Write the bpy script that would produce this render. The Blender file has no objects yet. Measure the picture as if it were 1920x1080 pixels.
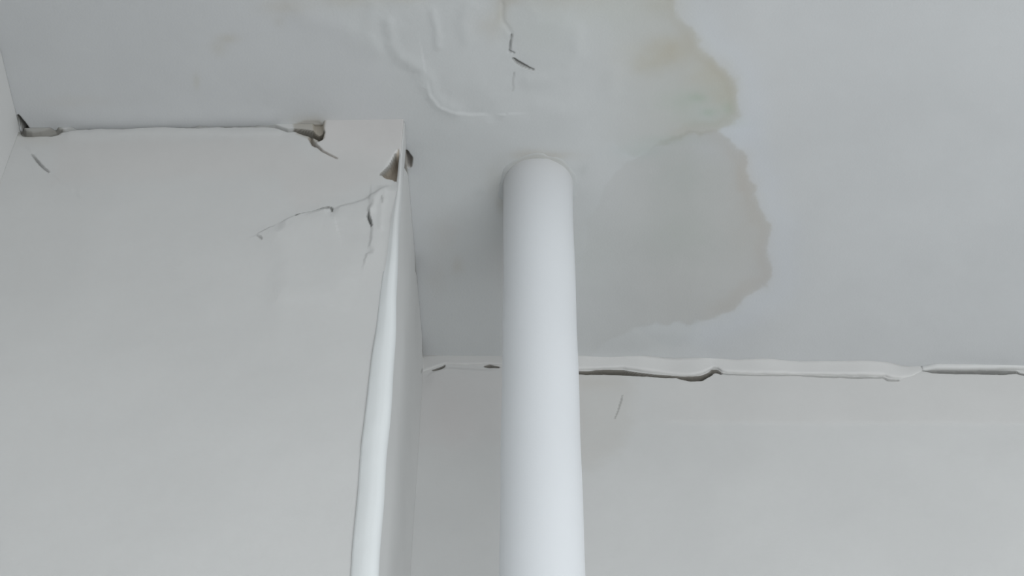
import bpy, math
import numpy as np
from mathutils import Vector, Matrix

S = bpy.context.scene
COL = S.collection

# ------------------------------------------------------------------ camera
EL = math.radians(51.7); ROLL = math.radians(0.32); FPX = 3600.0
EYE = np.array([0.0, 0.0, 1.5])
_f = np.array([0, math.cos(EL), math.sin(EL)])
_r = np.array([1.0, 0, 0]); _u = np.array([0, -math.sin(EL), math.cos(EL)])
CR = _r * math.cos(ROLL) + _u * math.sin(ROLL)
CU = _u * math.cos(ROLL) - _r * math.sin(ROLL)
cd = bpy.data.cameras.new('camera'); cam = bpy.data.objects.new('camera', cd); COL.objects.link(cam)
cd.lens = FPX * 36 / 1920; cd.sensor_width = 36; cd.clip_start = 0.05; cd.clip_end = 60
m = Matrix.Identity(4)
for i in range(3):
    m[i][0] = CR[i]; m[i][1] = CU[i]; m[i][2] = -_f[i]; m[i][3] = EYE[i]
cam.matrix_world = m
S.camera = cam

# ------------------------------------------------------------------ world, daylight, exposure
W = bpy.data.worlds.new('overcast sky'); S.world = W; W.use_nodes = True
bg = W.node_tree.nodes['Background']; bg.inputs[0].default_value = (0.80, 0.90, 1.0, 1); bg.inputs[1].default_value = 0.6

def area(name, loc, target, sx, sy, power, color):
    l = bpy.data.lights.new(name, 'AREA'); l.shape = 'RECTANGLE'; l.size = sx; l.size_y = sy
    l.energy = power; l.color = color
    o = bpy.data.objects.new(name, l); COL.objects.link(o)
    o.location = loc
    o.rotation_euler = (Vector(target) - Vector(loc)).to_track_quat('-Z', 'Y').to_euler()
    return o
# daylight coming in through the net-curtained window of the wall behind the camera
area('window_daylight', (1.22, -0.46, 1.40), (1.22, 0.9, 1.40), 2.3, 1.2, 43, (0.955, 0.985, 1.0))
S.view_settings.view_transform = 'Standard'; S.view_settings.look = 'None'
S.view_settings.gamma = 1.0; S.view_settings.use_curve_mapping = False
S.view_settings.exposure = 0.0
S.cycles.use_denoising = True
S.cycles.max_bounces = 7; S.cycles.diffuse_bounces = 6; S.cycles.adaptive_threshold = 0.02

# ------------------------------------------------------------------ helpers
H = 3.1                                       # ceiling height

def ray(px, py):
    return _f * FPX + CR * (px - 960) - CU * (py - 540)

def on_plane(px, py, p0, n):
    d = ray(px, py); return EYE + d * (np.dot(p0 - EYE, n) / np.dot(d, n))

def on_ceiling(px, py, z=H):
    return on_plane(px, py, np.array([0, 0, z]), np.array([0, 0, 1.0]))

def project(P):
    q = P - EYE
    z = q @ _f
    ok = z > 0.2
    zz = np.where(ok, z, 1)
    return np.where(ok, 960 + FPX * (q @ CR) / zz, 1e6), np.where(ok, 540 - FPX * (q @ CU) / zz, 1e6)

def hashgrid(seed):
    g = np.random.RandomState(seed).rand(257, 257); g[256] = g[0]; g[:, 256] = g[:, 0]
    return g

def vnoise(x, y, seed=0):
    g = hashgrid(seed)
    xi = np.floor(x).astype(int); yi = np.floor(y).astype(int)
    fx = x - xi; fy = y - yi
    fx = fx * fx * (3 - 2 * fx); fy = fy * fy * (3 - 2 * fy)
    a = xi % 256; b = yi % 256
    return ((g[a, b] * (1 - fx) + g[a + 1, b] * fx) * (1 - fy) + (g[a, b + 1] * (1 - fx) + g[a + 1, b + 1] * fx) * fy) * 2 - 1

def fbm(x, y, seed=0, o=4):
    s = 0; amp = 1; t = 0
    for k in range(o):
        s = s + amp * vnoise(x * 2 ** k + 17.3 * k, y * 2 ** k + 5.1 * k, seed + k); t += amp; amp *= .5
    return s / t

def sstep(a, b, x):
    t = np.clip((x - a) / (b - a), 0, 1); return t * t * (3 - 2 * t)

def lines(a, fa, fb, b, step, coarse=0.3):
    out = []
    if fa > a: out += list(np.linspace(a, fa, max(2, int((fa - a) / coarse) + 2))[:-1])
    out += list(np.linspace(fa, fb, int((fb - fa) / step) + 1))
    if b > fb: out += list(np.linspace(fb, b, max(2, int((b - fb) / coarse) + 2))[1:])
    return np.array(out)

BASE = np.array([0.64, 0.64, 0.633])

LIP, RIDGE = 0.6, 0.5

class Surface:
    """A plastered surface: a fine grid on one plane, with relief along its normal and a paint/stain colour per vertex."""
    def __init__(self, o, u, v, us, vs, base=BASE, flip=True):
        self.o, self.u, self.v = map(np.array, (o, u, v))
        self.n = np.cross(self.u, self.v) * (-1 if flip else 1); self.flip = flip
        self.nu, self.nv = len(us), len(vs)
        U, V = np.meshgrid(us, vs, indexing='ij')
        self.U, self.V = U.ravel(), V.ravel()
        self.P = self.o + self.U[:, None] * self.u + self.V[:, None] * self.v
        self.X, self.Y = project(self.P)
        self.D = np.zeros(len(self.U)); self.C = np.tile(np.array(base), (len(self.U), 1))
        # small irregularity used to make outlines ragged
        self.jx = fbm(self.U * 90, self.V * 90, 31, 4); self.jy = fbm(self.U * 90, self.V * 90, 47, 4)
    def near(self, pts, pad):
        p = np.array([q[:2] for q in pts], float)
        x0, y0 = p.min(0) - pad; x1, y1 = p.max(0) + pad
        return np.where((self.X > x0) & (self.X < x1) & (self.Y > y0) & (self.Y < y1))[0]
    def dist(self, pts, idx, jit=0.0):
        """distance to a polyline minus its local half width, side sign and the nearest width"""
        x = self.X[idx] + jit * self.jx[idx]; y = self.Y[idx] + jit * self.jy[idx]
        best = np.full(len(idx), 1e9); side = np.zeros(len(idx))
        for a, b in zip(pts[:-1], pts[1:]):
            ax, ay = a[:2]; bx, by = b[:2]
            dx, dy = bx - ax, by - ay; L = dx * dx + dy * dy + 1e-9
            t = np.clip(((x - ax) * dx + (y - ay) * dy) / L, 0, 1)
            w = (a[2] if len(a) > 2 else 0) * (1 - t) + (b[2] if len(b) > 2 else 0) * t
            d = np.hypot(x - ax - t * dx, y - ay - t * dy) - w
            k = d < best
            best = np.where(k, d, best)
            side = np.where(k, np.sign((x - ax) * dy - (y - ay) * dx), side)
        return best, side
    def crack(self, pts, depth, soft=1.6, col=None, cmix=0.8, jit=1.0, extra=1.0):
        """a gap with depth: pts are (x, y, half width)"""
        idx = self.near(pts, 14)
        d, _ = self.dist(pts, idx, jit)
        k = 1 - sstep(-1.6, soft - 1.2, d)
        self.D[idx] -= depth * k
        if col is not None:
            kk = (1 - sstep(soft * .3, soft * extra, d)) * cmix
            self.C[idx] = self.C[idx] * (1 - kk[:, None]) + np.array(col) * kk[:, None]
    def ridge(self, pts, h, r, jit=3.0):
        idx = self.near(pts, r * 3); h = h * RIDGE
        d, _ = self.dist(pts, idx, jit)
        self.D[idx] += h * np.exp(-(np.maximum(d, 0) / r) ** 2)
    def lip(self, pts, h, r, sharp=2.0, jit=1.5, sgn=1):
        """paint edge standing up on one side of a line and easing back to the wall over r"""
        h = h * LIP; idx = self.near(pts, r * 3)
        d, s = self.dist(pts, idx, jit)
        p0 = np.array(pts[0][:2]); p1 = np.array(pts[-1][:2])
        x, y = self.X[idx], self.Y[idx]
        ends = np.minimum(np.hypot(x - p0[0], y - p0[1]), np.hypot(x - p1[0], y - p1[1]))
        a = sstep(-sharp, sharp, d * s * sgn)
        self.D[idx] += h * a * np.exp(-(np.maximum(d, 0) / r) ** 2) * sstep(0, r * 0.5, ends)
    def inside(self, poly, idx, jit):
        x = self.X[idx] + jit * self.jx[idx]; y = self.Y[idx] + jit * self.jy[idx]
        ins = np.zeros(len(idx), bool); best = np.full(len(idx), 1e9)
        n = len(poly)
        for i in range(n):
            ax, ay = poly[i]; bx, by = poly[(i + 1) % n]
            c = ((ay > y) != (by > y)) & (x < (bx - ax) * (y - ay) / ((by - ay) if by != ay else 1e-9) + ax)
            ins ^= c
            dx, dy = bx - ax, by - ay
            t = np.clip(((x - ax) * dx + (y - ay) * dy) / (dx * dx + dy * dy + 1e-9), 0, 1)
            best = np.minimum(best, np.hypot(x - ax - t * dx, y - ay - t * dy))
        return np.where(ins, best, -best)            # positive inside
    def patch(self, poly, h=0.0, soft=3.0, tint=None, mix=1.0, jit=4.0, fade=None):
        idx = self.near(poly, soft + 20)
        d = self.inside(poly, idx, jit)
        k = sstep(-soft, soft, d)
        if fade is not None: k = k * fade(self.X[idx], self.Y[idx])
        if h < 0:
            self.D[idx] += h * sstep(0.3, 2 * soft, d); k = sstep(-1.2, 0.8, d)
        else:
            self.D[idx] += h * k
        if tint is not None:
            kk = (k * mix)[:, None]
            self.C[idx] = self.C[idx] * (1 - kk + kk * np.array(tint))
        return idx, d
    def blob(self, cx, cy, rx, ry, tint, mix=1.0, h=0.0, ang=0.0, pw=2.0):
        R = max(rx, ry) * 2.2
        idx = self.near([(cx, cy)], R)
        ca, sa = math.cos(ang), math.sin(ang)
        x = self.X[idx] - cx + self.jx[idx] * 0.35 * rx; y = self.Y[idx] - cy + self.jy[idx] * 0.35 * ry
        q = ((x * ca + y * sa) / rx) ** 2 + ((-x * sa + y * ca) / ry) ** 2
        k = np.exp(-q ** (pw / 2))
        self.D[idx] += h * k
        kk = (k * mix)[:, None]
        self.C[idx] = self.C[idx] * (1 - kk + kk * np.array(tint))
    def build(self, name, mat, parent=None, back=0.05):
        nu, nv = self.nu, self.nv
        V = self.P + self.D[:, None] * self.n
        I = np.arange(nu * nv).reshape(nu, nv)
        q = np.stack([I[:-1, :-1], I[1:, :-1], I[1:, 1:], I[:-1, 1:]], -1).reshape(-1, 4)
        ring = np.concatenate([I[:, 0], I[-1, 1:], I[-2::-1, -1], I[0, -2:0:-1]])
        B = self.P[ring] - back * self.n
        nb = len(ring); b0 = nu * nv
        nxt = np.roll(np.arange(nb), -1)
        rim = np.stack([ring[nxt], ring, b0 + np.arange(nb), b0 + nxt], -1)
        verts = np.concatenate([V, B])
        me = bpy.data.meshes.new(name)
        nq = len(q) + len(rim)
        bk = (b0 + np.arange(nb))[::-1]
        if self.flip: q = q[:, ::-1]; rim = rim[:, ::-1]; bk = bk[::-1]
        me.vertices.add(len(verts)); me.vertices.foreach_set('co', verts.ravel())
        loops = np.concatenate([q.ravel(), rim.ravel(), bk])
        me.loops.add(len(loops)); me.loops.foreach_set('vertex_index', loops.astype(np.int32))
        starts = np.concatenate([np.arange(nq) * 4, [nq * 4]])
        totals = np.concatenate([np.full(nq, 4), [nb]])
        me.polygons.add(nq + 1)
        me.polygons.foreach_set('loop_start', starts.astype(np.int32))
        me.polygons.foreach_set('loop_total', totals.astype(np.int32))
        sm = np.ones(nq + 1, bool); sm[len(q):] = False
        me.polygons.foreach_set('use_smooth', sm)
        me.update(calc_edges=True)
        c = np.ones((len(verts), 4), np.float32); c[:b0, :3] = self.C; c[b0:, :3] = BASE
        at = me.color_attributes.new('paint', 'FLOAT_COLOR', 'POINT'); at.data.foreach_set('color', c.ravel())
        me.materials.append(mat)
        ob = bpy.data.objects.new(name, me); COL.objects.link(ob)
        if parent: ob.parent = parent
        return ob

def plaster(name, attr=True, color=(0.74, 0.755, 0.755), rough=0.6, bump=0.25, mott=0.03, spec=0.25):
    m = bpy.data.materials.new(name); m.use_nodes = True
    nt = m.node_tree; N = nt.nodes; L = nt.links
    b = N['Principled BSDF']; b.inputs['Roughness'].default_value = rough
    b.inputs['Specular IOR Level'].default_value = spec
    tc = N.new('ShaderNodeNewGeometry')
    n1 = N.new('ShaderNodeTexNoise'); n1.inputs['Scale'].default_value = 9; n1.inputs['Detail'].default_value = 4
    n2 = N.new('ShaderNodeTexNoise'); n2.inputs['Scale'].default_value = 420; n2.inputs['Detail'].default_value = 3
    L.new(tc.outputs['Position'], n1.inputs['Vector']); L.new(tc.outputs['Position'], n2.inputs['Vector'])
    mr = N.new('ShaderNodeMapRange'); mr.inputs['From Min'].default_value = .3; mr.inputs['From Max'].default_value = .7
    mr.inputs['To Min'].default_value = 1 - mott; mr.inputs['To Max'].default_value = 1 + mott * .5
    L.new(n1.outputs['Fac'], mr.inputs['Value'])
    mx = N.new('ShaderNodeVectorMath'); mx.operation = 'SCALE'
    if attr:
        a = N.new('ShaderNodeAttribute'); a.attribute_name = 'paint'; L.new(a.outputs['Color'], mx.inputs[0])
    else:
        c = N.new('ShaderNodeRGB'); c.outputs[0].default_value = (*color, 1); L.new(c.outputs[0], mx.inputs[0])
    L.new(mr.outputs['Result'], mx.inputs['Scale']); L.new(mx.outputs[0], b.inputs['Base Color'])
    bp = N.new('ShaderNodeBump'); bp.inputs['Strength'].default_value = bump; bp.inputs['Distance'].default_value = 0.0006
    L.new(n2.outputs['Fac'], bp.inputs['Height']); L.new(bp.outputs[0], b.inputs['Normal'])
    return m

M_PL = plaster('painted_plaster')
M_PIPE = plaster('gloss_pipe_paint', rough=0.38, bump=0.1, mott=0.012, spec=0.4)
M_BEAD = plaster('gloss_bead_paint', rough=0.42, bump=0.1, mott=0.015, spec=0.4)
M_ROOM = plaster('room_paint', attr=False, color=(0.70, 0.695, 0.685))
M_FLOOR = plaster('linoleum_floor', attr=False, color=(0.25, 0.245, 0.24), rough=0.5)
M_FRAME = plaster('window_frame_paint', attr=False, color=(0.8, 0.8, 0.8), rough=0.4)

def mesh(name, verts, faces, mat, parent=None, cols=None, smooth=False):
    me = bpy.data.meshes.new(name); me.from_pydata([tuple(map(float, v)) for v in verts], [], faces); me.update()
    if smooth:
        me.polygons.foreach_set('use_smooth', [True] * len(me.polygons))
    if cols is not None:
        c = np.ones((len(verts), 4), np.float32); c[:, :3] = cols
        at = me.color_attributes.new('paint', 'FLOAT_COLOR', 'POINT'); at.data.foreach_set('color', c.ravel())
    me.materials.append(mat)
    o = bpy.data.objects.new(name, me); COL.objects.link(o)
    if parent: o.parent = parent
    return o

def boxes(name, bs, mat, parent=None):
    v = []; f = []
    for (x0, y0, z0, x1, y1, z1) in bs:
        k = len(v)
        v += [(x, y, z) for x in (x0, x1) for y in (y0, y1) for z in (z0, z1)]
        f += [tuple(k + i for i in t) for t in ((0, 1, 3, 2), (4, 6, 7, 5), (0, 4, 5, 1), (2, 3, 7, 6), (0, 2, 6, 4), (1, 5, 7, 3))]
    return mesh(name, v, f, mat, parent)

def tag(o, label=None, cat=None, kind=None, group=None):
    if label: o['label'] = label
    if cat: o['category'] = cat
    if kind: o['kind'] = kind
    if group: o['group'] = group
    return o

def empty(name, loc):
    o = bpy.data.objects.new(name, None); COL.objects.link(o); o.location = loc; o.empty_display_size = .1
    return o

# ------------------------------------------------------------------ the corner's plan, from points on the ceiling
A = on_ceiling(37, 240)          # inner corner of left wall and boxed column
B = on_ceiling(757, 229)         # outer corner of the column
C = on_ceiling(795, 669)         # inner corner of column side and back wall
E = on_ceiling(1920, 692)        # a point on the back wall, at the right
G = on_ceiling(4, 108)           # a point on the left wall's top line
def unit(v): return v / np.linalg.norm(v)
Z = np.array([0, 0, 1.0]); DN = -Z
uF = unit(B - A); uB = unit(E - C); uS = unit(C - B); uL = unit(A - G)
FLOORZ = 0.0
X_R, Y_R = 2.5, -0.5             # right wall and rear wall of the room

BROWN = (0.24, 0.20, 0.155); DUST = (0.15, 0.14, 0.12); GREY = (0.24, 0.24, 0.23)

# ------------------------------------------------------------------ ceiling
# u = +x, v = -y so that the normal points down into the room
ceil = Surface((0, 0, H), (1, 0, 0), (0, -1, 0),
               lines(-1.0, -0.56, 0.63, X_R + .1, 0.00115), lines(-1.45, -1.42, -0.885, 0.6, 0.00115), flip=False)
# (v = -y: v from -1.45 (behind the back wall) to 1.5 (rear wall))
c = ceil; c.C[:] = (0.558, 0.568, 0.575)
big = fbm(c.U * 7, c.V * 7, 3, 3); fine = fbm(c.U * 40, c.V * 40, 9, 3)
c.D += 0.0016 * big + 0.00025 * fine
c.C *= (1 + 0.018 * fbm(c.U * 12, c.V * 12, 5, 3))[:, None]
# faintly lighter damp area that spreads round the pipe
c.patch([(500, -120), (620, 30), (720, 120), (760, 230), (790, 420), (800, 760), (1180, 760), (1300, 640), (1380, 575),
         (1448, 430), (1400, 300), (1385, 170), (1260, -120)], soft=34, tint=(1.01, 1.015, 1.005), jit=26)
# upper lobe of the water stain
lobe1 = [(1262, -60), (1268, 20), (1298, 58), (1322, 98), (1352, 122), (1377, 150), (1384, 185), (1391, 216), (1368, 234), (1340, 247),
         (1290, 254), (1240, 272), (1185, 292), (1110, 250), (1080, 120), (1130, -60)]
lobe2 = [(1240, 266), (1290, 247), (1343, 244), (1376, 268), (1398, 296), (1404, 335), (1418, 348), (1415, 368), (1430, 402), (1448, 432),
         (1440, 470), (1449, 510), (1441, 535), (1408, 548), (1376, 578), (1318, 604), (1262, 606), (1200, 612), (1140, 640), (1088, 700),
         (1085, 560), (1100, 420), (1150, 320)]
fl = lambda a, b: (lambda x, y: sstep(a, b, x))
c.patch(lobe1, soft=5, tint=(0.91, 0.90, 0.865), jit=9, fade=fl(1080, 1300))
c.patch(lobe2, soft=4, tint=(0.885, 0.87, 0.853), jit=8, fade=fl(1040, 1300))
c.patch([(1190, 606), (1262, 604), (1312, 600), (1300, 640), (1262, 655), (1215, 630)], soft=5, tint=(0.975, 0.98, 0.985), jit=7)
# tide line just inside the rim of both lobes
def rim(poly, w, tint, mix, xmin):
    idx = c.near(poly, 30); d = c.inside(poly, idx, 8)
    k = np.exp(-((d - w) / w) ** 2) * sstep(xmin, xmin + 60, c.X[idx]) * mix
    c.C[idx] *= 1 - k[:, None] * (1 - np.array(tint))
rim(lobe1, 12, (0.95, 0.93, 0.90), 1, 1230)
rim(lobe2, 14, (0.975, 0.955, 0.935), 1, 1300)
# clean bluish halo outside the rim
def halo(poly, w, tint):
    idx = c.near(poly, 80); d = c.inside(poly, idx, 6)
    k = np.exp(-((d + w * .8) / w) ** 2) * sstep(1270, 1330, c.X[idx]) * (d < 0)
    c.C[idx] *= 1 + k[:, None] * (np.array(tint) - 1)
halo(lobe1, 30, (1.01, 1.02, 1.042)); halo(lobe2, 30, (1.01, 1.02, 1.042))
# ochre and green bloom in the stain
for a in [(1262, 92, 40, 24, (0.93, 0.885, 0.80), .95), (1330, 140, 36, 30, (0.95, 0.92, 0.85), .9), (1358, 178, 26, 30, (0.95, 0.935, 0.87), .9),
          (1225, 120, 34, 18, (0.95, 0.93, 0.88), .9), (1205, 105, 60, 40, (0.97, 0.955, 0.92), .8),
          (1240, 5, 40, 26, (0.96, 0.94, 0.89), .9), (1290, 190, 48, 24, (0.90, 0.95, 0.905), .9), (1308, 182, 14, 8, (0.90, 0.95, 0.90), .9),
          (1331, 210, 16, 8, (0.86, 0.93, 0.87), .9), (1366, 204, 14, 14, (0.89, 0.945, 0.88), .9), (1330, 228, 60, 12, (0.94, 0.965, 0.93), .9),
          (1262, 262, 60, 10, (0.93, 0.965, 0.95), .9), (1205, 282, 50, 14, (0.93, 0.97, 0.965), .9),
          (1280, 330, 60, 50, (0.94, 0.965, 0.95), .9), (1275, 440, 70, 50, (0.95, 0.975, 0.955), .9), (1110, 470, 60, 60, (0.96, 0.97, 0.955), .7),
          (1395, 330, 20, 40, (0.98, 0.955, 0.93), .8), (1400, 430, 34, 70, (0.98, 0.965, 0.945), .7),
          (1150, 20, 70, 40, (0.96, 0.965, 0.935), .9), (1020, 50, 70, 60, (0.955, 0.965, 0.945), .8)]:
    c.blob(*a[:5], mix=a[5])
# rusty and beige spots
for a in [(427, 72, 20, 9, (0.94, 0.915, 0.87), 1), (410, 92, 16, 14, (0.96, 0.945, 0.91), 1), (368, 152, 7, 15, (0.95, 0.94, 0.90), 1),
          (535, 12, 44, 16, (0.955, 0.93, 0.885), 1), (655, -4, 60, 18, (0.95, 0.925, 0.88), 1), (760, -6, 40, 14, (0.96, 0.94, 0.90), 1),
          (522, 42, 12, 10, (0.96, 0.95, 0.93), 1), (940, 22, 12, 22, (0.93, 0.905, 0.86), 1), (922, 45, 30, 26, (0.96, 0.94, 0.91), 1),
          (952, 2, 24, 10, (0.93, 0.90, 0.86), 1), (1060, -6, 90, 24, (0.96, 0.94, 0.90), 1), (1030, 291, 44, 9, (0.91, 0.875, 0.83), 1),
          (985, 292, 30, 12, (0.95, 0.93, 0.90), 1), (1092, 318, 12, 12, (0.93, 0.935, 0.93), 1), (940, 385, 9, 14, (0.92, 0.905, 0.88), 1),
          (932, 340, 22, 40, (0.965, 0.955, 0.935), 1), (858, 500, 12, 16, (0.955, 0.93, 0.90), 1), (900, 362, 12, 8, (0.96, 0.965, 0.965), 1),
          (835, 440, 26, 34, (0.98, 0.965, 0.955), 1), (818, 520, 18, 40, (0.98, 0.965, 0.955), 1), (950, 500, 30, 50, (0.985, 0.97, 0.965), 1),
          (140, 190, 60, 12, (0.985, 0.975, 0.96), 1), (580, 225, 36, 10, (0.955, 0.93, 0.89), 1)]:
    c.blob(*a[:5], mix=a[5])
# blistered skim coat: rings and runs of swollen plaster near the top
c.ridge([(728, 40), (734, 80), (752, 106), (790, 126), (806, 150), (812, 176), (830, 196), (856, 206)], 0.0032, 12)
c.lip([(800, 140), (806, 172), (824, 196), (850, 208), (885, 213), (925, 212)], 0.0024, 46, 3.0, sgn=-1)
c.ridge([(812, 22), (818, 50), (822, 84)], 0.0026, 8)
c.ridge([(700, 10), (690, 60), (712, 96)], 0.0018, 14)
c.ridge([(880, 8), (868, 40), (876, 72)], 0.0022, 14)
c.ridge([(1082, 58), (1084, 100), (1064, 132), (1030, 150), (990, 148)], 0.0026, 15)
c.ridge([(1010, 200), (1060, 210), (1105, 200), (1140, 176), (1150, 140)], 0.002, 18)
c.ridge([(560, 20), (600, 44), (650, 52), (690, 90)], 0.0018, 22)
c.ridge([(900, 160), (940, 205), (1000, 228), (1070, 226)], 0.0016, 22)
c.ridge([(1120, 300), (1180, 282), (1240, 290), (1290, 276)], 0.0010, 22)
c.ridge([(1196, 640), (1230, 622), (1290, 628)], 0.0008, 14)
c.patch([(735, 45), (780, 10), (880, 5), (940, 40), (955, 100), (960, 170), (900, 205), (840, 200), (806, 160), (750, 110)], h=0.0012, soft=34, jit=14)
c.patch([(962, 60), (1000, 20), (1060, 30), (1080, 80), (1060, 126), (1000, 130), (966, 100)], h=0.0012, soft=20, jit=6)
c.ridge([(941, 6), (944, 40), (958, 60)], -0.0018, 4, 2)
c.crack([(960, 64, 1.2), (957, 80, 1.6), (955, 95, 1.6), (964, 98, .8)], 0.004, 1.8, GREY, .32)
c.crack([(962, 108, .6), (970, 115, 2.2), (980, 121, 2.0), (990, 125, 1.2), (1001, 129, .4)], 0.005, 2.4, DUST, .5)
c.crack([(964, 134, .6), (962, 150, .8), (962, 168, .6)], 0.002, 1.8, GREY, .25)
# edges where the ceiling skin has dropped along the column and the wall
c.crack([(548, 240, 1), (570, 233, 4), (596, 234, 5), (606, 240, 3)], 0.0008, 5, (0.42, 0.39, 0.34), .45, extra=1.5)
c.crack([(34, 218, 1.5), (42, 232, 4), (50, 246, 5)], 0.008, 3, DUST, .8)
c.crack([(762, 284, 1.5), (768, 298, 5), (768, 310, 3)], 0.010, 2.5, BROWN, .6)
c.ridge([(120, 222), (300, 218), (520, 220)], 0.001, 14)
# bare, dirty substrate where the ceiling runs on inside the gaps behind the skins of column and wall
c.patch([(20, 246), (580, 236), (580, 300), (20, 300)], soft=2, tint=(0.42, 0.40, 0.36), jit=1)
c.patch([(583, 234), (757, 232), (792, 668), (700, 668)], soft=2, tint=(0.62, 0.58, 0.52), jit=1)
c.patch([(798, 674), (1930, 698), (1930, 760), (798, 740)], soft=2, tint=(0.30, 0.29, 0.26), jit=1)
ceiling = tag(c.build('ceiling', M_PL, None, 0.12), 'damp-stained white plaster ceiling with blistered skin above the pipe', None, 'structure')

# ------------------------------------------------------------------ boxed column: front face, side face, corner bead
HT = H - FLOORZ
column = tag(empty('plaster_column', tuple((A + B) / 2 * np.array([1, 1, 0]))),
             'white plastered column boxing out of the wall, cracked along the ceiling', 'column', 'structure')
def rel(o, parent):
    o.parent = parent; o.matrix_parent_inverse = Matrix.Translation(parent.location).inverted(); return o

WF = np.linalg.norm(B - A)
# u from A to B, v downwards: normal = u x v points at the room
f = Surface(A, uF, DN, lines(0, 0, WF, WF, 0.0012), np.concatenate([np.linspace(0, .06, 86)[:-1], lines(.06, .06, 0.68, HT, 0.0012)]))
assert f.n[1] < 0
f.D += 0.0022 * fbm(f.U * 5, f.V * 5, 13, 3) * sstep(0, .05, f.V) * sstep(WF, WF - .08, f.U) + 0.0002 * fbm(f.U * 60, f.V * 60, 19, 3)
f.C *= (1 + 0.015 * fbm(f.U * 8, f.V * 8, 15, 3))[:, None]
# repaired plaster lump hanging at the top right corner, warmer and proud
lump = [(607, 225), (770, 215), (770, 300), (744, 288), (714, 322), (640, 352), (610, 312), (588, 268), (606, 262)]
f.patch(lump, h=0.0040, soft=2.5, tint=(1.035, 1.02, 1.02), jit=3, fade=lambda x, y: 1 - sstep(236, 300, y - (x - 610) * .22))
f.patch([(606, 225), (770, 215), (770, 300), (744, 290), (700, 342), (560, 390), (520, 330), (100, 340), (110, 262), (540, 262), (590, 300)], h=0.0, soft=18, tint=(1.0, 0.985, 0.98), jit=10)
# gap along the ceiling line
f.crack([(108, 247, .5), (128, 244, 2.2), (150, 240, 3), (190, 238, 2.6), (230, 238, 2.8), (270, 236.5, 2.4), (310, 235, 2.8), (350, 237, 2.6), (372, 238, 2.2),
         (410, 235, 2.2), (425, 235, 3.2), (445, 235, 2.2), (515, 236, 2), (528, 241, 1.8), (540, 245, 1.6), (552, 244, 2)], 0.0045, 2.6, GREY, .55)
f.ridge([(130, 252), (300, 245), (520, 247)], 0.0016, 8)
f.patch([(546, 226), (612, 226), (609, 262), (596, 268), (556, 252)], soft=3, tint=(0.74, 0.71, 0.66), jit=2)
f.patch([(30, 225), (100, 225), (120, 243), (112, 252), (60, 258), (34, 256)], soft=3, tint=(0.70, 0.69, 0.66), jit=3)
f.crack([(552, 244, 1.5), (570, 248, 4.5), (585, 251, 5.5), (598, 257, 4.5), (605, 252, 3)], 0.016, 2.2, DUST, .9)
f.patch([(585, 228), (607, 226), (608, 262), (598, 266), (588, 250)], h=-0.003, soft=2, tint=(0.86, 0.82, 0.76), mix=.9)
f.crack([(582, 260, 3), (588, 270, 3.4), (595, 275, 1.6), (606, 284, 1.1), (618, 290, .8), (632, 296, .3)], 0.006, 1.8, BROWN, .55)
f.crack([(37, 240, 3), (46, 250, 4), (60, 252, 2.5), (78, 250, 3), (95, 248, 6), (104, 246, 6), (112, 245, 2)], 0.007, 4, DUST, .5)
f.blob(70, 262, 40, 12, (0.97, 0.96, 0.94))
f.crack([(60, 291, .6), (68, 301, 1.5), (78, 312, 1.3), (92, 323, .6)], 0.004, 1.6, GREY, .5)
f.lip([(62, 292), (80, 314), (140, 362)], 0.0012, 20, sgn=1)
# triangular hole beside the bead
f.patch([(714, 327), (730, 313), (741, 293), (748, 284), (750, 345), (735, 337), (724, 335)], h=-0.012, soft=1.8, tint=(0.66, 0.58, 0.49), mix=1, jit=1)
f.crack([(714, 327, 1.4), (730, 312, 1.4), (742, 292, 1)], 0.004, 1.6, DUST, .7)
# crease down from the lump, and shelled paint below it
f.lip([(735, 345), (706, 362), (686, 374), (650, 384), (622, 392)], 0.0030, 34, 4, sgn=1)
f.ridge([(716, 356), (702, 376), (696, 396)], 0.0022, 6)
f.crack([(556, 404, 2.2), (566, 400, .8), (585, 397, .8), (598, 392, 1), (606, 390, 2.2), (616, 389, 2.6), (622, 390, 1.8), (622, 398, .6)], 0.007, 1.4, GREY, .8)
f.lip([(520, 420), (556, 404), (590, 396), (622, 388), (625, 400)], 0.0035, 36, 1.6, sgn=-1)
f.patch([(556, 406), (600, 395), (622, 395), (660, 400), (690, 404), (695, 450), (640, 560), (520, 560), (524, 430)], h=0.0012, soft=26, jit=6)
f.crack([(691, 399, .8), (691, 408, 2.2), (695, 417, 2.0), (697, 425, 1)], 0.007, 1.4, GREY, .8)
f.lip([(692, 385), (690, 408), (697, 426), (696, 450), (690, 470)], 0.0035, 26, 1.6, sgn=1)
f.ridge([(722, 362), (716, 390), (714, 430)], 0.0016, 5)
f.crack([(716, 372, .3), (717, 378, 1), (716, 384, .3)], 0.002, 1.4, GREY, .4)
f.crack([(482, 440, .5), (488, 443, 1.6), (491, 447, .6)], 0.002, 1.6, GREY, .5)
f.ridge([(330, 460), (345, 520), (380, 580)], 0.0010, 24)
f.ridge([(520, 440), (528, 520), (520, 640)], 0.0010, 22)
front = rel(f.build('front_face', M_PL, None, 0.035), column)

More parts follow.
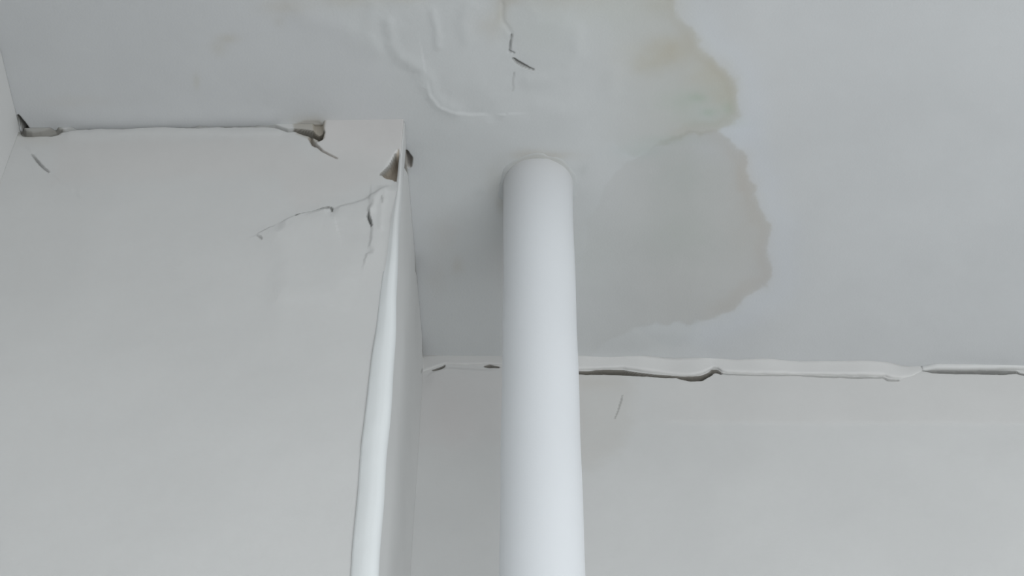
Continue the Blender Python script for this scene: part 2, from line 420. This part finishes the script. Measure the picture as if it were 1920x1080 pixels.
WS = np.linalg.norm(C - B)
s = Surface(B, uS, DN, lines(0.014, 0.014, WS, WS, 0.0014), lines(0, 0, 0.60, HT, 0.0025))
s.D += 0.0015 * fbm(s.U * 5, s.V * 5, 23, 3) + 0.0002 * fbm(s.U * 60, s.V * 60, 24, 3)
s.C *= (1 + 0.02 * fbm(s.U * 9, s.V * 9, 25, 3))[:, None]
s.crack([(756, 232, .8), (760, 244, 1.8), (763, 256, 1), (765, 270, .6), (761, 284, 1), (763, 298, 4), (763, 312, 4), (767, 325, 1.2), (770, 345, 1.6), (775, 362, .8),
         (777, 400, .8), (780, 450, .8), (781, 490, 1.6), (780, 506, .8), (785, 518, 2.2), (785, 527, 2), (788, 545, 1.2), (792, 580, 1.2), (794, 640, .9), (796, 668, 2)],
        0.010, 1.9, DUST, .8)
s.crack([(792, 692, .8), (790, 698, .5)], 0.003, 1.2, GREY, .5)
side = rel(s.build('side_face', M_PL, None, 0.035), column)

# corner bead: a rounded, painted angle strip that swells out below the damaged top
RN = Vector(uF); SN = Vector(uS)
nF, nS = f.n, s.n
prof = [(-0.0112, -0.004), (-0.0109, 0.0010), (-0.0090, 0.0022), (-0.003, 0.0042), (0.003, 0.0042), (0.0075, 0.0005), (0.0090, -0.004), (0.0090, -0.010), (0.0070, -0.024), (0.0, -0.034), (-0.004, -0.020)]
vs = np.concatenate([np.linspace(0.0, 0.75, 200), np.linspace(0.85, HT, 12)])
bv = []; bc = []
for z in vs:
    sw = float(sstep(0.03, 0.30, z)); sw2 = 0.10 + 0.90 * float(sstep(0, .45, z))
    wob = 0.0004 * math.sin(z * 23) + 0.0003 * math.sin(z * 61 + 1)
    for k, (a, b) in enumerate(prof):
        j = float(vnoise(np.array([z * 60.0]), np.array([k * .9]), 71)[0]) * 0.0003
        # the left-hand edge of the bead only stands proud lower down; above it is skimmed into the wall
        edge = float(sstep(0.22, 0.36, z))
        bb = b if b < 0 else b * (0.35 + 0.65 * sw)
        if k in (1, 2): bb = bb * (0.05 + 0.95 * edge)
        p = B + uF * (a * sw2 + wob) + nF * (bb + j) + DN * z
        bv.append(p); q_ = float(sstep(0.04, 0.30, z)); bc.append(BASE * (1 - q_) + np.array([0.80, 0.825, 0.83]) * q_)  # brightening from how the bead faces the light, blended into its colour
np_ = len(prof); bf = []
for i in range(len(vs) - 1):
    for k in range(np_):
        k2 = (k + 1) % np_
        bf.append((i * np_ + k, i * np_ + k2, (i + 1) * np_ + k2, (i + 1) * np_ + k))
bf.append(tuple(range(np_))[::-1]); bf.append(tuple((len(vs) - 1) * np_ + k for k in range(np_)))
bead = rel(mesh('corner_bead', bv, bf, M_BEAD, None, np.array(bc), True), column)

# ------------------------------------------------------------------ loose flakes of skim coat (solid, curled plates)
def flake(name, poly, p0, n, lift, thick, parent, curl=0.0, tint=(1, 1, 1), label=None):
    """plate with the outline POLY; its first edge stays on the surface, the far end stands LIFT away"""
    P = [on_plane(x, y, p0, n) for x, y in poly]
    h0 = (P[0] + P[1]) / 2; ax = unit(P[1] - P[0]); ay = np.cross(n, ax)
    L = max(abs(np.dot(p - h0, ay)) for p in P)
    c0 = sum(P) / len(P)
    rings = []
    for t in (1.0, 0.66, 0.33):
        rings.append([c0 + (p - c0) * t for p in P])
    pts = [p for r in rings for p in r] + [c0]
    def up(p, e):
        q = abs(np.dot(p - h0, ay)) / L
        return p + n * (lift * q + curl * q * q + e)
    m_ = len(P); V = [up(p, thick) for p in pts] + [up(p, -0.001) for p in rings[0]]
    F = []
    for r in range(2):
        for i in range(m_):
            j = (i + 1) % m_; F.append((r * m_ + i, r * m_ + j, (r + 1) * m_ + j, (r + 1) * m_ + i))
    for i in range(m_): F.append((2 * m_ + i, 2 * m_ + (i + 1) % m_, 3 * m_))
    b0 = 3 * m_ + 1
    for i in range(m_):
        j = (i + 1) % m_; F.append((j, i, b0 + i, b0 + j))
    F.append(tuple(b0 + i for i in range(m_))[::-1])
    o = mesh(name, V, F, M_PL, None, np.tile(BASE * np.array(tint), (len(V), 1)))
    if parent: rel(o, parent)
    if label: o['label'] = label
    return o
NC = np.array([0, 0, -1.0])

# ------------------------------------------------------------------ back wall
UE = (X_R + .1 - C[0]) / uB[0]
# u along the wall to the right, v down; u x v = (+x) x (-z) = +y, so run u leftwards for a normal facing the room
bw = Surface(C, uB, DN, lines(-0.05, -0.05, 0.80, UE, 0.0012), np.concatenate([np.linspace(0, .06, 86)[:-1], lines(.06, .06, 0.42, HT, 0.0012)]))
if bw.n[1] > 0: raise RuntimeError('back wall faces away')
w = bw
w.D += 0.0016 * fbm(w.U * 5, w.V * 5, 33, 3) * sstep(0, .04, w.V) + 0.0002 * fbm(w.U * 60, w.V * 60, 39, 3)
w.C *= (1 + 0.012 * fbm(w.U * 8, w.V * 8, 35, 3))[:, None]
w.crack([(1075, 700, 2), (1100, 700, 2.6), (1130, 698.5, 4), (1170, 699.5, 4.6), (1195, 703, 3), (1215, 705, 2), (1250, 708, 1.8), (1268, 709, .8), (1280, 711, 2.4), (1295, 712.5, 4),
         (1315, 710.5, 4), (1330, 703.5, 3), (1337, 697.5, 3.4), (1344, 697.5, 3), (1352, 702, 1.2)], 0.014, 1.5, DUST, .95)
w.crack([(1352, 702, .6), (1420, 705, .4), (1500, 705, .4), (1520, 706, 1), (1550, 707, 1), (1590, 708, 1.2), (1625, 708.5, 1.2), (1640, 709, .5), (1655, 708, .8), (1664, 713, 1.4), (1685, 714, .9)],
        0.005, 1.3, GREY, .55)
w.crack([(1732, 695, .8), (1750, 697.5, 2.6), (1790, 698, 3.2), (1850, 698.5, 4), (1885, 699, 4), (1905, 699, 2.4), (1912, 702, 1), (1930, 706, 1.4)], 0.010, 1.5, GREY, .9)
w.crack([(812, 694, .5), (822, 692, 1.6), (830, 689, 1.6), (835, 685, .6)], 0.007, 1.3, DUST, .9)
w.crack([(908, 687, .6), (918, 687, 2.6), (926, 688, 1.4), (936, 689, .6)], 0.008, 1.3, DUST, .9)
w.crack([(797, 670, 2.2), (800, 670, 1.5)], 0.006, 1.4, GREY, .8)
w.lip([(796, 712), (810, 698), (836, 690), (905, 694), (940, 694)], 0.0016, 40, 3, sgn=-1)
w.crack([(1167, 742, .3), (1165, 752, .9), (1162, 760, .8), (1159, 770, .6), (1153, 785, .4)], 0.0015, 1.4, GREY, .5)
w.patch([(1075, 690), (1180, 700), (1190, 740), (1184, 800), (1160, 850), (1110, 875), (1075, 880)], soft=18, tint=(0.955, 0.945, 0.93), jit=10)
w.patch([(1180, 690), (2100, 700), (2100, 796), (1186, 792)], h=0.0006, soft=6, tint=(1.0, 0.99, 0.985), jit=3, fade=lambda x, y: sstep(1160, 1300, x))
w.patch([(770, 690), (1090, 690), (1090, 830), (770, 830)], soft=25, tint=(0.995, 0.98, 0.98), jit=14)
w.blob(1120, 720, 60, 12, (0.975, 0.96, 0.945))
w.blob(850, 790, 40, 60, (1.0, 0.985, 0.985))
wall_back = tag(w.build('wall_back', M_PL, None, 0.12), 'pale plaster wall behind the pipe, cracked under the ceiling', None, 'structure')

# plaster fillet strip along the top of the back wall; its lower edge is the lip over the long crack
lo = [(790, 700), (812, 692), (835, 684), (870, 686), (908, 684), (936, 686), (1000, 694), (1083, 697), (1130, 694.5), (1170, 694), (1200, 699), (1250, 705), (1268, 707), (1295, 708.5), (1315, 705.5), (1330, 698),
      (1338, 693), (1346, 694), (1355, 700), (1420, 703.5), (1500, 703.5), (1590, 706), (1640, 707), (1658, 706), (1670, 710), (1690, 711), (1712, 706), (1728, 697)]
xs = np.arange(786, 1729, 3.0); lx = [q[0] for q in lo]; ly = [q[1] for q in lo]
cv = []; cc = []
for i, x in enumerate(xs):
    yl = float(np.interp(x, lx, ly)) + 0.6 * float(vnoise(np.array([x / 14.]), np.array([2.0]), 81)[0])
    yl -= 1.6 if x < 1360 else 0.6
    pl = on_plane(x, yl, C, w.n)
    top = pl.copy(); top[2] = H + 0.003
    fade = 1 - float(sstep(1660, 1728, x))
    pr = (0.0042 + 0.0012 * float(vnoise(np.array([x / 60.]), np.array([7.0]), 83)[0])) * (0.25 + .75 * fade) * (0.45 if x < 1000 else 1.0)
    n_ = w.n
    row = [(0.0, 1.7 * pr), (0.25, 1.4 * pr), (0.55, 1.15 * pr), (0.85, pr), (0.97, pr * .9), (1.0, pr * .55), (1.0, -0.010), (0.0, -0.010)]
    for t, d in row:
        d2 = d if d < 0 else max(d * (fade if t < .5 else 1), 0.0006)
        cv.append(top + (pl - top) * t + n_ * d2)
        k = 1 + 0.02 * float(vnoise(np.array([x / 40.]), np.array([t * 2.]), 85)[0])
        dp = 0.96 if x < 1083 else 1.015
        cc.append(np.array(DUST) if d < 0 else BASE * k * dp * np.array([1.01, 1.0, .995]))
nr = 8; cf = []
for i in range(len(xs) - 1):
    for k in range(nr):
        k2 = (k + 1) % nr
        cf.append((i * nr + k, i * nr + k2, (i + 1) * nr + k2, (i + 1) * nr + k))
cf.append(tuple(range(nr))[::-1]); cf.append(tuple((len(xs) - 1) * nr + k for k in range(nr)))
tag(mesh('trim_1', cv, cf, M_PL, None, np.array(cc), True), 'thin plaster fillet between ceiling and back wall, lifting at the crack', None, 'structure')
# short lip over the far right crack
xs = np.arange(1730, 1926, 3.0); cv = []; cc = []
for x in xs:
    yl = 694.2 + 0.5 * float(vnoise(np.array([x / 12.]), np.array([4.]), 91)[0])
    pl = on_plane(x, yl, C, w.n); top = pl.copy(); top[2] = H + .003
    e = float(sstep(1728, 1760, x))
    for t, d in [(0, .0045 * e + .001), (.6, .0042 * e + .001), (1, .0036 * e + .0008), (1, -.008), (0, -.008)]:
        cv.append(top + (pl - top) * t + w.n * d); cc.append(np.array(DUST) if d < 0 else BASE * 1.03)
nr = 5; cf = []
for i in range(len(xs) - 1):
    for k in range(nr):
        k2 = (k + 1) % nr
        cf.append((i * nr + k, i * nr + k2, (i + 1) * nr + k2, (i + 1) * nr + k))
cf.append(tuple(range(nr))[::-1]); cf.append(tuple((len(xs) - 1) * nr + k for k in range(nr)))
tag(mesh('trim_2', cv, cf, M_PL, None, np.array(cc), True), 'short raised plaster lip over the crack at the right end of the back wall', None, 'structure')

# ------------------------------------------------------------------ left wall
# from the rear of the room to the column; v down
LL = (A[1] - Y_R) / uL[1]
O_L = A - uL * LL
lw = Surface(O_L, uL, DN, lines(0, LL - 0.25, LL, LL + .02, 0.0025), lines(0, 0, 0.25, HT, 0.0025))
lw.D += 0.001 * fbm(lw.U * 6, lw.V * 6, 53, 3)
lw.C *= 1.03
lw.crack([(36, 222, 1.5), (40, 236, 2), (40, 250, 2)], 0.006, 2, DUST, .7)
wall_left = tag(lw.build('wall_left', M_PL, None, 0.05), 'white plaster wall meeting the column at the left corner', None, 'structure')
if lw.n[0] < 0: raise RuntimeError('left wall faces away')

# ------------------------------------------------------------------ the riser pipe
PC = on_ceiling(1008.5, 349); PR = 0.0345
pipe = tag(empty('riser_pipe', (PC[0], PC[1], 0)), 'white painted vertical riser pipe running up through the ceiling', 'pipe')
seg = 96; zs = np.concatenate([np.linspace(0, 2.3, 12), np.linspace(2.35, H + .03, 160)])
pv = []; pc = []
for z in zs:
    for k in range(seg):
        a = 2 * math.pi * k / seg
        r = PR + 0.00025 * float(math.sin(a * 3 + z * 9)) + 0.0002 * math.sin(z * 41 + a)
        t = H - z
        # pipe thickens slightly towards the ceiling, reaching further down on its left side
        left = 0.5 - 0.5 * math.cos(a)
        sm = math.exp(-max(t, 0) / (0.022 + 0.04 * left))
        r += 0.0012 * sm
        pv.append((PC[0] + r * math.cos(a), PC[1] + r * math.sin(a), z))
        g = 1 - 0.22 * math.exp(-max(t, 0) / (0.06 + 0.04 * left))  # light falloff below the ceiling, painted into the pipe colour
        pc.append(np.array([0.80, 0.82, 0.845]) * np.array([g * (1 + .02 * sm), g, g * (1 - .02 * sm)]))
pf = []
for i in range(len(zs) - 1):
    for k in range(seg):
        k2 = (k + 1) % seg
        pf.append((i * seg + k, i * seg + k2, (i + 1) * seg + k2, (i + 1) * seg + k))
pf.append(tuple(range(seg))[::-1]); pf.append(tuple((len(zs) - 1) * seg + k for k in range(seg)))
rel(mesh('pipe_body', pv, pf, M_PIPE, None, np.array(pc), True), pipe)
# irregular collar of plaster where the pipe meets the ceiling
cv = []; cc = []; rings = [(-0.001, -.010), (0.0004, 0.0014), (0.0015, 0.0009), (0.003, 0.0005), (0.0055, 0.0001), (0.0075, -0.003)]
for k in range(seg):
    a = 2 * math.pi * k / seg
    q = float(fbm(np.array([math.cos(a) * 3 + 9]), np.array([math.sin(a) * 3 + 9]), 61, 4)[0])
    for j, (dr, h) in enumerate(rings):
        rr = PR + dr * (1 + .6 * q)
        cv.append((PC[0] + rr * math.cos(a), PC[1] + rr * math.sin(a), H - h * (1 + .7 * q if h > 0 else 1)))
        near = max(0, -math.sin(a))                     # side towards the room, rusty
        cc.append(np.array([.59, .60, .60]) * (1 - np.array([.09, .12, .16]) * near * (1 if j < 4 else .4)) * np.array([.88, .895, .90]))
nr = len(rings); cf = []
for k in range(seg):
    k2 = (k + 1) % seg
    for j in range(nr - 1):
        cf.append((k * nr + j, k * nr + j + 1, k2 * nr + j + 1, k2 * nr + j))
rel(mesh('ceiling_collar', cv, cf, M_PL, None, np.array(cc), True), pipe)['label'] = 'rough rust-tinged plaster ring at the pipe top'

# ------------------------------------------------------------------ rest of the room (floor, rear wall with its window, right wall)
XL = min(O_L[0], A[0]) - .1
tag(boxes('floor', [(XL, Y_R - .1, -.1, X_R + .1, 1.6, 0)], M_FLOOR), 'plain grey floor of the room', None, 'structure')
tag(boxes('wall_right', [(X_R, Y_R - .1, 0, X_R + .1, 1.35, H)], M_ROOM), 'plain white wall on the right side of the room', None, 'structure')
x0, x1, z0, z1 = 0.02, 2.42, 0.75, 2.05
tag(boxes('wall_rear', [(XL, Y_R - .1, 0, x0, Y_R, H), (x1, Y_R - .1, 0, X_R, Y_R, H), (x0, Y_R - .1, 0, x1, Y_R, z0), (x0, Y_R - .1, z1, x1, Y_R, H)], M_ROOM),
    'plain white wall behind the viewer with the window', None, 'structure')
tag(boxes('window_1', [(x0, Y_R - .08, z0, x0 + .05, Y_R - .03, z1), (x1 - .05, Y_R - .08, z0, x1, Y_R - .03, z1), (x0, Y_R - .08, z0, x1, Y_R - .03, z0 + .05),
    (x0, Y_R - .08, z1 - .05, x1, Y_R - .03, z1), ((x0 + x1) / 2 - .025, Y_R - .08, z0, (x0 + x1) / 2 + .025, Y_R - .03, z1)], M_FRAME),
    'white window frame in the rear wall', None, 'structure')
